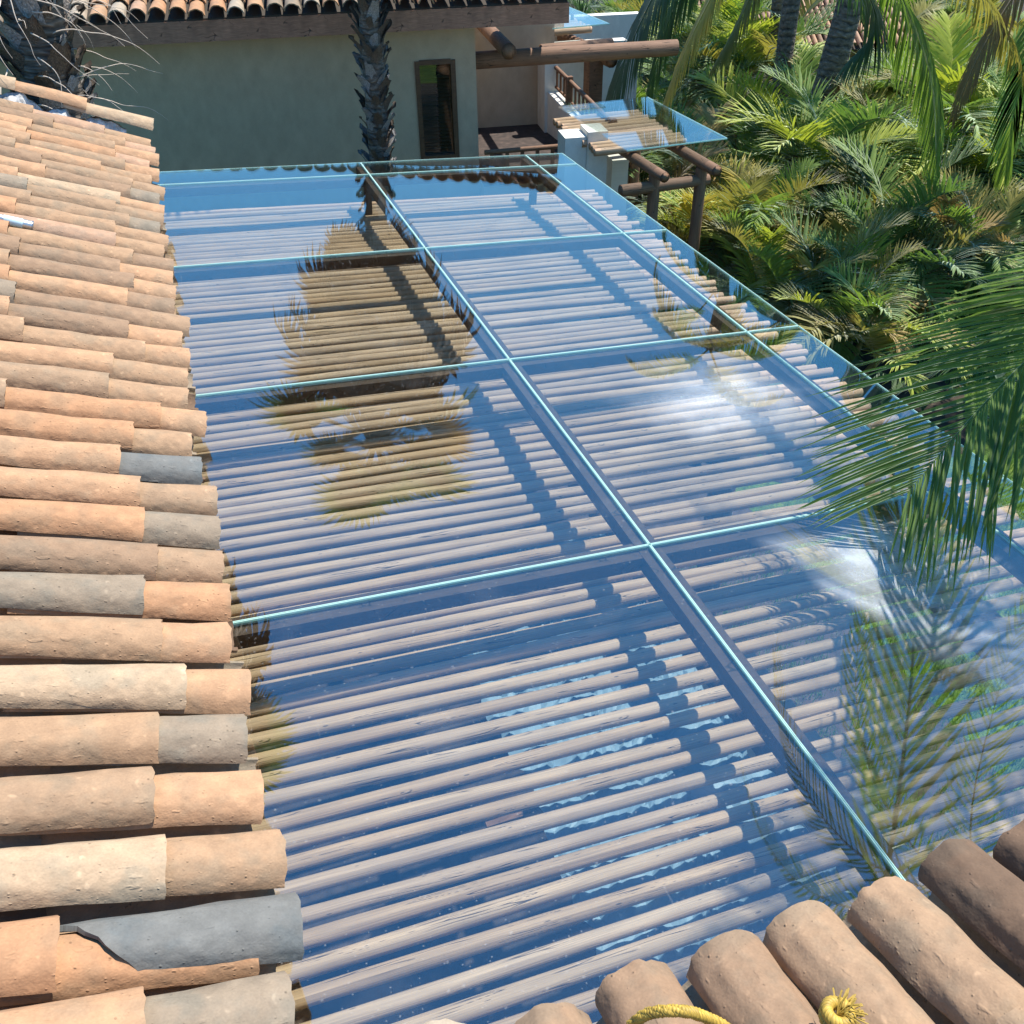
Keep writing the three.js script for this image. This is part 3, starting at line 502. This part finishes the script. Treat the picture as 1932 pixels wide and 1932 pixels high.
// ---------------------------------------------------------------- the far house
const eR = V(0.3847 * 4.55 * U, HC - 0.82 * U, -4.55 * U), YAW = -0.148, ex = V(Math.cos(YAW), 0, -Math.sin(YAW)), ez = V(Math.sin(YAW), 0, Math.cos(YAW));
{
  const O = eR.clone().addScaledVector(ex, -0.68).addScaledVector(ez, -0.45); O.y = 0;
  const h = thing('far_house', 'dark walled house with clay tile eave beyond the glass', 'house', [O.x, 0, O.z]); h.rotation.y = YAW;
  const eaveY = eR.y + 0.20;
  const wg = new GB(); const wx = [-0.715, -0.255], wy = [2.02, 3.14];
  wg.box(-8, wx[0], 0, eaveY - 0.02, -0.3, 0); wg.box(wx[1], 0, 0, eaveY - 0.02, -0.3, 0); wg.box(wx[0], wx[1], 0, wy[0], -0.3, 0); wg.box(wx[0], wx[1], wy[1], eaveY - 0.02, -0.3, 0);
  wg.box(-0.3, 0, 0, eaveY - 0.02, -6, -0.3); wg.box(-8, -7.7, 0, eaveY - 0.02, -6, -0.3); wg.box(-8, 0, 0, eaveY - 0.02, -6.3, -6);
  part('wall', wg.geo(), M.wall, h);
  const win = sub('window', h), f = new GB(), t = 0.045;
  f.box(wx[0] - 0.01, wx[0] + t, wy[0], wy[1], -0.1, 0.02); f.box(wx[1] - t, wx[1] + 0.01, wy[0], wy[1], -0.1, 0.02); f.box(wx[0] + t, wx[1] - t, wy[1] - t, wy[1] + 0.01, -0.1, 0.02); f.box(wx[0] + t, wx[1] - t, wy[0] - 0.01, wy[0] + t, -0.1, 0.02);
  part('frame', f.geo(), M.frame, win); part('pane', boxG(wx[0] + t, wx[1] - t, wy[0] + t, wy[1] - t, -0.05, -0.044), M.windowGlass, win);
  for (let k = 0; k < 24; k++) { const y = wy[0] + t + 0.02 + k * (wy[1] - wy[0] - 2 * t) / 24; const s = part('slat', boxG(wx[0] + t + 0.004, wx[1] - t - 0.004, -0.004, 0.004, -0.028, 0.028), M.slat, win); s.position.set(0, y, -0.11); s.rotation.x = 0.7; }
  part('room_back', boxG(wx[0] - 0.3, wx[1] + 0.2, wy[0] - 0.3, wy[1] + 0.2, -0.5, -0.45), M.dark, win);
  const roof = sub('roof', h); roof.position.set(0, eaveY, 0.45); roof.rotation.order = 'YXZ'; roof.rotation.y = -Math.PI / 2; roof.rotation.z = -0.20;
  layTiles(roof, { rows: 38, zOf: j => -1.04 + 0.05 + j * 0.2, courses: 3, first: [0.27, 0.31], step: [0.27, 0.31], seed: 44, len: 0.44, caps: Array.from({ length: 6 }, (_, k) => tileGeo({ seed: 330 + k, nl: 3, seg: 10, len: 0.44, r0: 0.07, r1: 0.09 })), pans: false, mats: r => { const x = r(); return x < 0.4 ? CLAY.peach : x < 0.55 ? CLAY.orange : x < 0.68 ? CLAY.pink : x < 0.85 ? CLAY.grey : CLAY.pale; } });
  part('roof_deck', boxG(-1.1, -0.06, -0.03, 0.0, -1.0, 7.2), M.deck, roof);
  const hipR = rng(3); for (let k = 0; k < 5; k++) { const m = part('hip_tile', CAPS[k], k % 2 ? CLAY.brown : CLAY.grey, roof); m.position.set(-0.3 - k * 0.3, 0.1, -1.06 + k * 0.04); m.rotation.set(rnd(-0.1, 0.1, hipR), -0.35, 0.1); m.scale.set(0.7, 1, 1); }
  part('fascia_board', boxG(-7.2, 1.02, eaveY - 0.21, eaveY - 0.005, 0.36, 0.40), M.fascia, h); part('soffit', boxG(-7.2, 1.0, eaveY - 0.13, eaveY - 0.1, 0.0, 0.355), M.wall, h);
  part('fascia_board', boxG(0.98, 1.02, eaveY - 0.2, eaveY - 0.008, -2.4, 0.355), M.fascia, h);
  for (let k = 0; k < 8; k++) part('rafter_end', boxG(-0.2 - k * 0.72, -0.13 - k * 0.72, eaveY - 0.20, eaveY - 0.132, 0.02, 0.30), M.wall, h);
  // recessed terrace on the right
  const local = p => p.clone().sub(h.position).applyAxisAngle(V(0, 1, 0), -YAW);
  part('terrace_wall', boxG(0.002, 1.35, 1.9, eaveY - 0.14, -1.9, -1.7), M.wall, h);
  part('terrace_floor', boxG(0.002, 1.9, 1.75, 1.9, -1.7, 0.35), M.floor, h);
  part('terrace_base', boxG(0.002, 1.9, 0, 1.75, -1.7, 0.30), M.wall, h);
  part('log_beam', tubeG([V(-0.1, 3.04, -0.35), V(1.0, 3.05, -0.35), V(2.6, 3.06, -0.35)], [0.1, 0.1, 0.095], 12, 0.4), M.log, h);
  part('log_beam', tubeG([V(0.35, 3.24, 0.25), V(0.35, 3.23, -1.6)], [0.09, 0.09], 12, 0.4), M.log, h);
  const rail = new GB(); rail.tube([V(0.03, 2.13, 0.26), V(1.55, 2.15, 0.26)], 0.03, 8); part('handrail', rail.geo(), M.log, h);
  for (let k = 0; k < 8; k++) part('baluster', boxG(0.1 + k * 0.19, 0.14 + k * 0.19, 1.9, 2.12, 0.24, 0.28), M.railWood, h);
  // white parapet and stair railing
  const pw = new GB(); pw.box(1.12, 2.5, 1.0, 2.84, -2.3, -2.1); pw.box(1.12, 1.30, 1.0, 2.83, -2.1, -1.25); part('parapet', pw.geo(), M.white, h);
  const sl = new GB(); { const Y = (z) => 2.42 - (z + 1.25) * 0.12; const zz = [-1.25, 1.0]; const ids = []; for (const z of zz) for (const [x, y] of [[1.16, 0.8], [1.16, Y(z)], [1.36, Y(z)], [1.36, 0.8]]) ids.push(sl.v(x + (z + 1.25) * 0.12, y, z, z, y)); for (const [a, b] of [[0, 1], [1, 2], [2, 3]]) sl.quad(ids[a], ids[b], ids[b + 4], ids[a + 4]); sl.quad(ids[4], ids[5], ids[6], ids[7]); sl.quad(ids[3], ids[2], ids[1], ids[0]); }
  const slg = sl.geo().toNonIndexed(); slg.computeVertexNormals(); part('stair_wall', slg, M.white, h);
  const bx = z => 1.27 + (z + 1.25) * 0.12, by = z => 2.72 - (z + 1.25) * 0.12;
  part('handrail', tubeG([V(bx(-1.3), by(-1.3), -1.3), V(bx(0.75), by(0.75), 0.75)], 0.028, 8), M.log, h); part('bottom_rail', tubeG([V(bx(-1.25), by(-1.25) - 0.24, -1.25), V(bx(0.75), by(0.75) - 0.24, 0.75)], 0.018, 6), M.railWood, h);
  for (let k = 0; k < 15; k++) { const z = -1.2 + k * 0.135; part('baluster', tubeG([V(bx(z), by(z) - 0.25, z), V(bx(z), by(z), z)], 0.016, 6), M.railWood, h); }
  for (const z of [-0.75, 0.7]) part('rail_post', boxG(bx(z) - 0.04, bx(z) + 0.04, by(z) - 0.42, by(z) + 0.05, z - 0.04, z + 0.04), M.railWood, h);
  // white pillar in front
  const a = local(onZ(1110, 250, -4.15 * U)), b = local(onZ(1146, 250, -4.15 * U));
  part('pillar', boxG(a.x, b.x, 0, a.y, a.z - 0.35, a.z), M.white, h); part('pillar', boxG(a.x - 0.25, a.x - 0.003, 0, a.y - 0.06, a.z - 0.4, a.z - 0.05), M.white, h);
  // upper walls seen far behind
  part('back_wall', boxG(0.9, 1.8, 2.4, 3.7, -3.2, -3.0), M.white, h); part('back_wall', boxG(1.4, 3.2, 1.4, 2.9, -3.9, -3.7), M.white, h);
  for (let k = 0; k < 6; k++) part('baluster', boxG(1.32 + k * 0.1, 1.36 + k * 0.1, 2.85, 3.1, -2.7, -2.66), M.railWood, h);
}
// the small canopy beside it
function smallCanopy(label, label2, y, A, B, C, over, seed, dia) {
  const x0 = A.x, x1 = B.x, z1 = B.z, z0 = C.z;
  const gc = thing('glass_canopy', label, 'glass roof', [x0, y, z1]);
  const w = x1 - x0, l = z1 - z0, g = new GB();
  part('sheet', (() => { const b = new GB(); for (const yy of [0, -0.014]) { const q = [[0, 0], [w, 0], [w, -l], [0, -l]].map(([x, z]) => b.v(x, yy, z, x, z)); b.quad(...q); } return b.geo(); })(), M.glass, gc);
  g.box(0, w, -0.014, -0.0005, 0, 0.003); g.box(w, w + 0.003, -0.014, -0.0005, -l, 0); part('polished_edge', g.geo(), M.glassEdge, gc);
  const p = thing('pole_pergola', label2, 'pergola', [x0, 0, z1]);
  const q = rng(seed), pg = tubeG([V(-0.1, 0, 0), V(w * 0.5, 0.008, 0), V(w * over, 0, 0)], [dia, dia, dia * 0.95], 10, 0.33);
  for (let z = 0.55; z < l; z += dia * 3.0) { const m = part('pole', pg, POLE[Math.floor(q() * 4)], p); m.position.set(rnd(-0.03, 0.03, q), y - 0.16, -z + rnd(-0.01, 0.01, q)); m.rotation.x = rnd(0, 6, q); }
  return [p, w, l];
}
{
  const y = 2.62, A = onY(1150, 262, y), B = onY(1372, 260, y), C = onY(1262, 178, y);
  const [p, w, l] = smallCanopy('small glass canopy behind the palms beside the far house', 'small log pergola under the small glass canopy', y, A, B, C, 0.86, 151, 0.04);
  const yb = y - 0.16 - 0.045;
  for (const [x, r] of [[w * 0.82, 0.06], [0.35, 0.055]]) part('log_beam', tubeG([V(x, yb - r, 0.22), V(x, yb - r, -l)], r, 12, 0.4), M.log, p);
  part('cross_beam', tubeG([V(0.0, yb - 0.25, -0.1), V(w * 0.9, yb - 0.25, -0.1)], [0.065, 0.06], 12, 0.4), M.log, p);
  for (const [x, z] of [[w * 0.82, -0.1], [0.4, -0.1], [w * 0.82, -l + 0.2]]) part('post', tubeG([V(x, 0, z), V(x, yb - 0.11, z)], 0.065, 12, 0.4), M.log, p);
}
{
  const y = HC - 2.35, A = onY(1015, 40, y), B = onY(1150, 44, y), C = onY(1130, -25, y);
  const [p, w, l] = smallCanopy('pale glass canopy glinting behind the house roof', 'pole pergola behind the house roof corner', y, A, B, C, 1.0, 152, 0.045);
  const p0 = y - 0.25; part('log_beam', tubeG([V(-0.2, p0, 0.1), V(w, p0, 0.1)], 0.09, 10, 0.4), M.log, p); part('log_beam', tubeG([V(w * 0.9, p0 - 0.15, 0.3), V(w * 0.9, p0 - 0.15, -l)], 0.09, 10, 0.4), M.log, p); part('post', boxG(w * 0.62, w * 0.62 + 0.2, 0, p0 - 0.09, -0.1, 0.1), M.railWood, p); part('post', boxG(w * 0.9 - 0.1, w * 0.9 + 0.1, 0, p0 - 0.24, -0.9, -0.7), M.railWood, p);
}
// far tiled house behind the palms
{
  const A = onY(1325, 98, 1.75), B = onY(1660, 92, 1.75);
  const h = thing('tiled_house', 'far house with a pink clay tiled roof behind the coconut trunks', 'house', [A.x, 0, A.z]);
  const yaw = Math.atan2(-(B.z - A.z), B.x - A.x); h.rotation.y = yaw; const len = Math.hypot(B.x - A.x, B.z - A.z);
  part('wall', boxG(0.3, len * 1.15, 0, 1.7, -5, -0.5), M.wall, h);
  const roof = sub('roof', h); roof.position.set(0, 1.75, 0); roof.rotation.order = 'YXZ'; roof.rotation.y = -Math.PI / 2; roof.rotation.z = -0.36;
  layTiles(roof, { rows: 33, zOf: j => -0.1 - j * len / 28, courses: 9, first: [0.42, 0.42], step: [0.42, 0.42], seed: 55, caps: FARCAPS.map(g => { const c = g.clone(); c.scale(0.85, 1.0, len / 28 / 0.2); return c; }), len: 0.527, pans: false, mats: r => { const x = r(); return x < 0.5 ? CLAY.pink : x < 0.75 ? CLAY.peach : CLAY.dusk; } });
  part('roof_deck', boxG(-4.2, 0, -0.03, 0.0, -len * 1.19, 0), M.deck, roof);
}

// ---------------------------------------------------------------- garden planting
function areca(label, pos, { stems = 4, h = 1.2, L = 1.5, per = 6, mats, seed, spread = 0.35 }) {
  const t = thing('areca_palm', label, 'palm shrub', [pos[0], 0, pos[1]], 'palm shrubs of the planting bed'), q = rng(seed);
  for (let s = 0; s < stems; s++) {
    const a = s * 2.4 + rnd(0, 1, q), lx = Math.cos(a) * spread * rnd(0.3, 1.2, q), lz = Math.sin(a) * spread * rnd(0.3, 1.2, q), hh = h * rnd(0.6, 1.1, q);
    part('stem', tubeG([V(lx * 0.4, 0, lz * 0.4), V(lx * 0.8, hh * 0.5, lz * 0.8), V(lx * 1.3, hh, lz * 1.3)], [0.04, 0.035, 0.025], 7), M.stem, t);
    for (let k = 0; k < per; k++) {
      const m = part('frond', ARECA[Math.floor(q() * 6)], LEAF[mats[Math.floor(q() * mats.length)]], t), b = k * 2.39996 + s * 1.1 + rnd(-0.3, 0.3, q);
      m.position.set(lx * 1.3, hh - 0.05 * k * 0.4, lz * 1.3); m.rotation.order = 'YXZ'; m.rotation.set(rnd(-0.15, 0.15, q), -b, rnd(-0.35, 0.15, q)); m.scale.setScalar(L * rnd(0.75, 1.15, q));
    }
  }
  return t;
}
const G1 = ['fresh', 'lime', 'green', 'olive'], G2 = ['green', 'deep', 'fresh', 'olive'], G3 = ['olive', 'yellow', 'green', 'olive', 'fresh'], G4 = ['deep', 'green', 'blue'];
{
  const at = (px, py, y = 0) => { const p = onY(px, py, y); return [p.x, p.z]; };
  const L = [
    ['dark areca palm beside the white pillar behind the glass corner', at(1185, 400, 0.9), { h: 1.4, L: 1.3, mats: G4, seed: 1, stems: 4 }],
    ['areca palm with golden leaves just past the glass corner', at(1270, 420, 0.9), { h: 1.3, L: 1.25, mats: ['olive', 'straw', 'green', 'yellow'], seed: 2, stems: 4 }],
    ['low olive areca palm against the right glass edge, upper of two', at(1390, 500, 0.7), { h: 1.1, L: 1.2, mats: G3, seed: 3, stems: 4 }],
    ['low olive areca palm against the right glass edge, lower of two', at(1520, 590, 0.6), { h: 1.0, L: 1.2, mats: G3, seed: 4, stems: 4 }],
    ['bushy green areca palm at the lawn end of the bed', at(1690, 560, 0.7), { h: 1.1, L: 1.35, mats: ['green', 'fresh', 'olive'], seed: 5, stems: 5 }],
    ['areca palm with straw coloured tips at the lawn edge', at(1790, 540, 0.7), { h: 1.0, L: 1.25, mats: ['green', 'straw', 'olive', 'fresh'], seed: 6, stems: 4 }],
    ['bright lime areca palm with arching leaves in the middle of the bed', at(1520, 400, 0.8), { h: 1.4, L: 1.7, mats: ['lime', 'fresh', 'lime', 'green'], seed: 7, stems: 4, per: 7 }],
    ['tall lime areca palm with upright fan of leaves by the right trunk', at(1840, 420, 0.8), { h: 1.4, L: 1.7, mats: ['lime', 'fresh', 'green'], seed: 8, stems: 4, per: 7 }],
    ['upright green areca palm left of the bright one', at(1440, 330, 0.8), { h: 1.6, L: 1.6, mats: ['fresh', 'green', 'lime'], seed: 9, stems: 3 }],
    ['areca palm with yellow green crown under the hanging leaf', at(1680, 360, 0.8), { h: 1.9, L: 1.6, mats: ['lime', 'olive', 'fresh'], seed: 10, stems: 4, per: 7 }],
    ['dense green areca palm in the middle bed, right of the bright one', at(1620, 470, 0.7), { h: 1.1, L: 1.4, mats: G2, seed: 11, stems: 5 }],
    ['dark areca palm in the shade at the right picture edge', at(1910, 470, 0.6), { h: 1.0, L: 1.4, mats: G4, seed: 12, stems: 5 }],
    ['areca palm rising behind the small glass canopy', at(1340, 215, 1.0), { h: 1.9, L: 1.8, mats: ['lime', 'fresh', 'green'], seed: 13, stems: 4, per: 7 }],
    ['areca palm with drooping leaves right of the small glass canopy', at(1390, 260, 0.8), { h: 1.7, L: 1.7, mats: G1, seed: 14, stems: 4 }],
  ];
  L.push(['lime areca palm crowding the right glass edge, uppermost of three', at(1345, 470, 0.9), { h: 1.0, L: 1.15, mats: ['lime', 'olive', 'fresh', 'yellow'], seed: 15, stems: 4, per: 7 }],
    ['lime areca palm crowding the right glass edge, middle of three', at(1465, 560, 0.8), { h: 0.95, L: 1.15, mats: ['olive', 'lime', 'fresh'], seed: 16, stems: 4, per: 7 }],
    ['lime areca palm crowding the right glass edge, lowest of three', at(1600, 640, 0.7), { h: 0.85, L: 1.1, mats: ['fresh', 'olive', 'lime', 'straw'], seed: 17, stems: 4, per: 7 }],
    ['green areca palm covering the posts of the small canopy', at(1250, 335, 1.3), { h: 1.3, L: 1.1, mats: ['fresh', 'green', 'lime'], seed: 18, stems: 4, per: 7 }]);
  for (const [l, p, o] of L) areca(l, p, { ...o, seed: 1000 + o.seed });
  // the hedge of palms farther back
  const hedge = [[1290, 175], [1360, 150], [1430, 165], [1500, 160], [1580, 165], [1650, 180], [1730, 200], [1800, 215], [1870, 235], [1925, 260], [1400, 100], [1520, 110], [1640, 120], [1760, 140], [1880, 160], [1320, 110], [1180, 62], [1245, 85], [1790, 78], [1900, 90], [1700, 70]];
  const words = ['by the small canopy', 'behind the small canopy', 'left of the coconut trunks', 'between the coconut trunks', 'right of the coconut trunks', 'left of the hanging leaf', 'behind the hanging leaf', 'right of the hanging leaf', 'near the right picture edge', 'at the right picture edge', 'below the left end of the far roof', 'below the middle of the far roof', 'below the right end of the far roof', 'in the back row behind the hanging leaf', 'in the back row at the right', 'in the back row behind the yellow leaf', 'in the gap right of the house roof', 'behind the yellow drooping leaf', 'beyond the right end of the far roof', 'in the top right corner of the picture', 'just under the right end of the far roof'];
  hedge.forEach(([x, y], k) => areca(`dense green hedge palm ${words[k]}`, at(x, y, 1.0), { h: k < 6 || k > 9 && k < 13 ? 0.45 : 1.1, L: k < 6 || k > 9 && k < 13 ? 1.15 : 1.5, per: 8, stems: 6, spread: 0.7, mats: k % 3 ? G2 : G1, seed: 1100 + k }));
  // ground cover of dark leaves under the palms
  const q = rng(77), b = new GB();
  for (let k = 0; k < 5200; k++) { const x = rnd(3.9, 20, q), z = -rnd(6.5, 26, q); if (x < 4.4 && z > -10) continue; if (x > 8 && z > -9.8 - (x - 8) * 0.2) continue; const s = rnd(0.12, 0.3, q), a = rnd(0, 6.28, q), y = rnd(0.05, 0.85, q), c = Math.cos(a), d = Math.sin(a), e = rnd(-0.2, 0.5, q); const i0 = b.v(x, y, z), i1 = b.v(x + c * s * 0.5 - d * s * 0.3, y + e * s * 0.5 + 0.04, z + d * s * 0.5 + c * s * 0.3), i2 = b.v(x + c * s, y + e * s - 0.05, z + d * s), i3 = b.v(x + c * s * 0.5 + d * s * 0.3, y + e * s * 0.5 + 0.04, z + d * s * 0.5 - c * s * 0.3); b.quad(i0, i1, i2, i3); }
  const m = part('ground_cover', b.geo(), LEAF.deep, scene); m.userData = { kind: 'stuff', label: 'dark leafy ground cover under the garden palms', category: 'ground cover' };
  // grass
  const bl = new GB(); for (let k = 0; k < 7; k++) { const a = k * 0.9, x = Math.cos(k * 2.1) * 0.018, z = Math.sin(k * 2.1) * 0.018, c = Math.cos(a), d = Math.sin(a); bl.tri(bl.v(x - c * 0.004, 0, z - d * 0.004), bl.v(x + c * 0.004, 0, z + d * 0.004), bl.v(x + d * 0.02, 0.05 + 0.004 * k, z - c * 0.02)); }
  const N = 26000, im = new THREE.InstancedMesh(bl.geo(), M.blade, N), mt = new THREE.Matrix4(), qt = new THREE.Quaternion(); let n = 0; const q2 = rng(78);
  while (n < N) { const x = rnd(3.35, 13.5, q2), z = -rnd(0.4, 11.5, q2); if (x - 3.3 > (-z) * 1.35 + 1) continue; if (z < -6 && x < 8) continue; qt.setFromAxisAngle(V(0, 1, 0), rnd(0, 6.28, q2)); const s = rnd(0.7, 1.4, q2); mt.compose(V(x, 0, z), qt, V(s, s, s)); im.setMatrixAt(n++, mt); }
  im.name = 'grass'; im.userData = { kind: 'stuff', label: 'short sunlit grass of the lawn beside the glass', category: 'grass' }; im.receiveShadow = im.castShadow = true; scene.add(im);
}

// ---------------------------------------------------------------- small things
// yellow rope on the near tiles
function ropeG(pts, R, rs, turns) { const c = new THREE.CatmullRomCurve3(pts), gs = [], n = 140; for (let s = 0; s < 3; s++) { const P = []; for (let k = 0; k <= n; k++) { const t = k / n, o = c.getPoint(t), tan = c.getTangent(t); const a0 = V(0, 1, 0).cross(tan).normalize(), b0 = V(0, 0, 0).crossVectors(tan, a0), a = t * turns * 6.283 + s * 2.094; P.push(o.addScaledVector(a0, Math.cos(a) * R).addScaledVector(b0, Math.sin(a) * R)); } gs.push(tubeG(P, rs, 6)); } return mergeGeometries(gs); }
{
  const y = HC - 0.81 * U + 0.02, p = (a, b, dy) => onY(a, b, y + dy);
  const rp = thing('rope', 'yellow twisted rope with a frayed knot lying over the near tiles', 'rope');
  part('cord', ropeG([p(1190, 1935, 0.0), p(1225, 1912, 0.06), p(1290, 1908, 0.10), p(1345, 1925, 0.06), p(1420, 1965, -0.02), p(1520, 1968, 0.02), p(1575, 1930, 0.07)], 0.006, 0.0065, 26), M.rope, rp);
  const k0 = p(1580, 1915, 0.085), kg = []; const q = rng(9);
  kg.push(ropeG(Array.from({ length: 16 }, (_, i) => k0.clone().add(V(Math.cos(i * 0.9) * 0.022, Math.sin(i * 0.5) * 0.014, Math.sin(i * 0.9) * 0.022))), 0.006, 0.0065, 16));
  part('knot', mergeGeometries(kg), M.rope, rp);
  const fg = []; for (let k = 0; k < 40; k++) { const d = V(rnd(0.2, 1, q), rnd(-0.4, 0.7, q), rnd(-0.7, 0.6, q)).normalize(), o = k0.clone(); fg.push(tubeG([o, o.clone().addScaledVector(d, 0.03), o.clone().addScaledVector(d, 0.055).add(V(0, -0.01, rnd(-0.01, 0.01, q)))], 0.0016, 4)); }
  part('frayed_end', mergeGeometries(fg), M.rope, rp);
}
// sealant cartridge on the left roof
{
  const o = thing('sealant_cartridge', 'silver sealant cartridge lying on the left roof tiles', 'cartridge');
  const onRoof = (px, py) => { const d = dirOf(px, py), T = Math.tan(PITCH); return d.multiplyScalar((-0.82 * U - 0.012 - 0.185 * T) / (d.y + T * d.x)).add(V(0, HC, 0)); }, a = onRoof(-8, 411), b = onRoof(62, 426); o.position.copy(a); const d = b.clone().sub(a);
  part('tube', tubeG([V(0, 0, 0), d], 0.024, 14), M.metal, o); part('end_cap', tubeG([d.clone().multiplyScalar(0.97), d.clone().multiplyScalar(1.01)], 0.0262, 14), M.metal, o);
  part('paper_label', tubeG([d.clone().multiplyScalar(0.2), d.clone().multiplyScalar(0.72)], 0.0247, 14), std([0.5, 0.66, 0.72], 0.5), o);
}
scene.traverse(o => { if (o.isMesh) { o.castShadow = true; o.receiveShadow = true; } });
renderer.render(scene, camera);
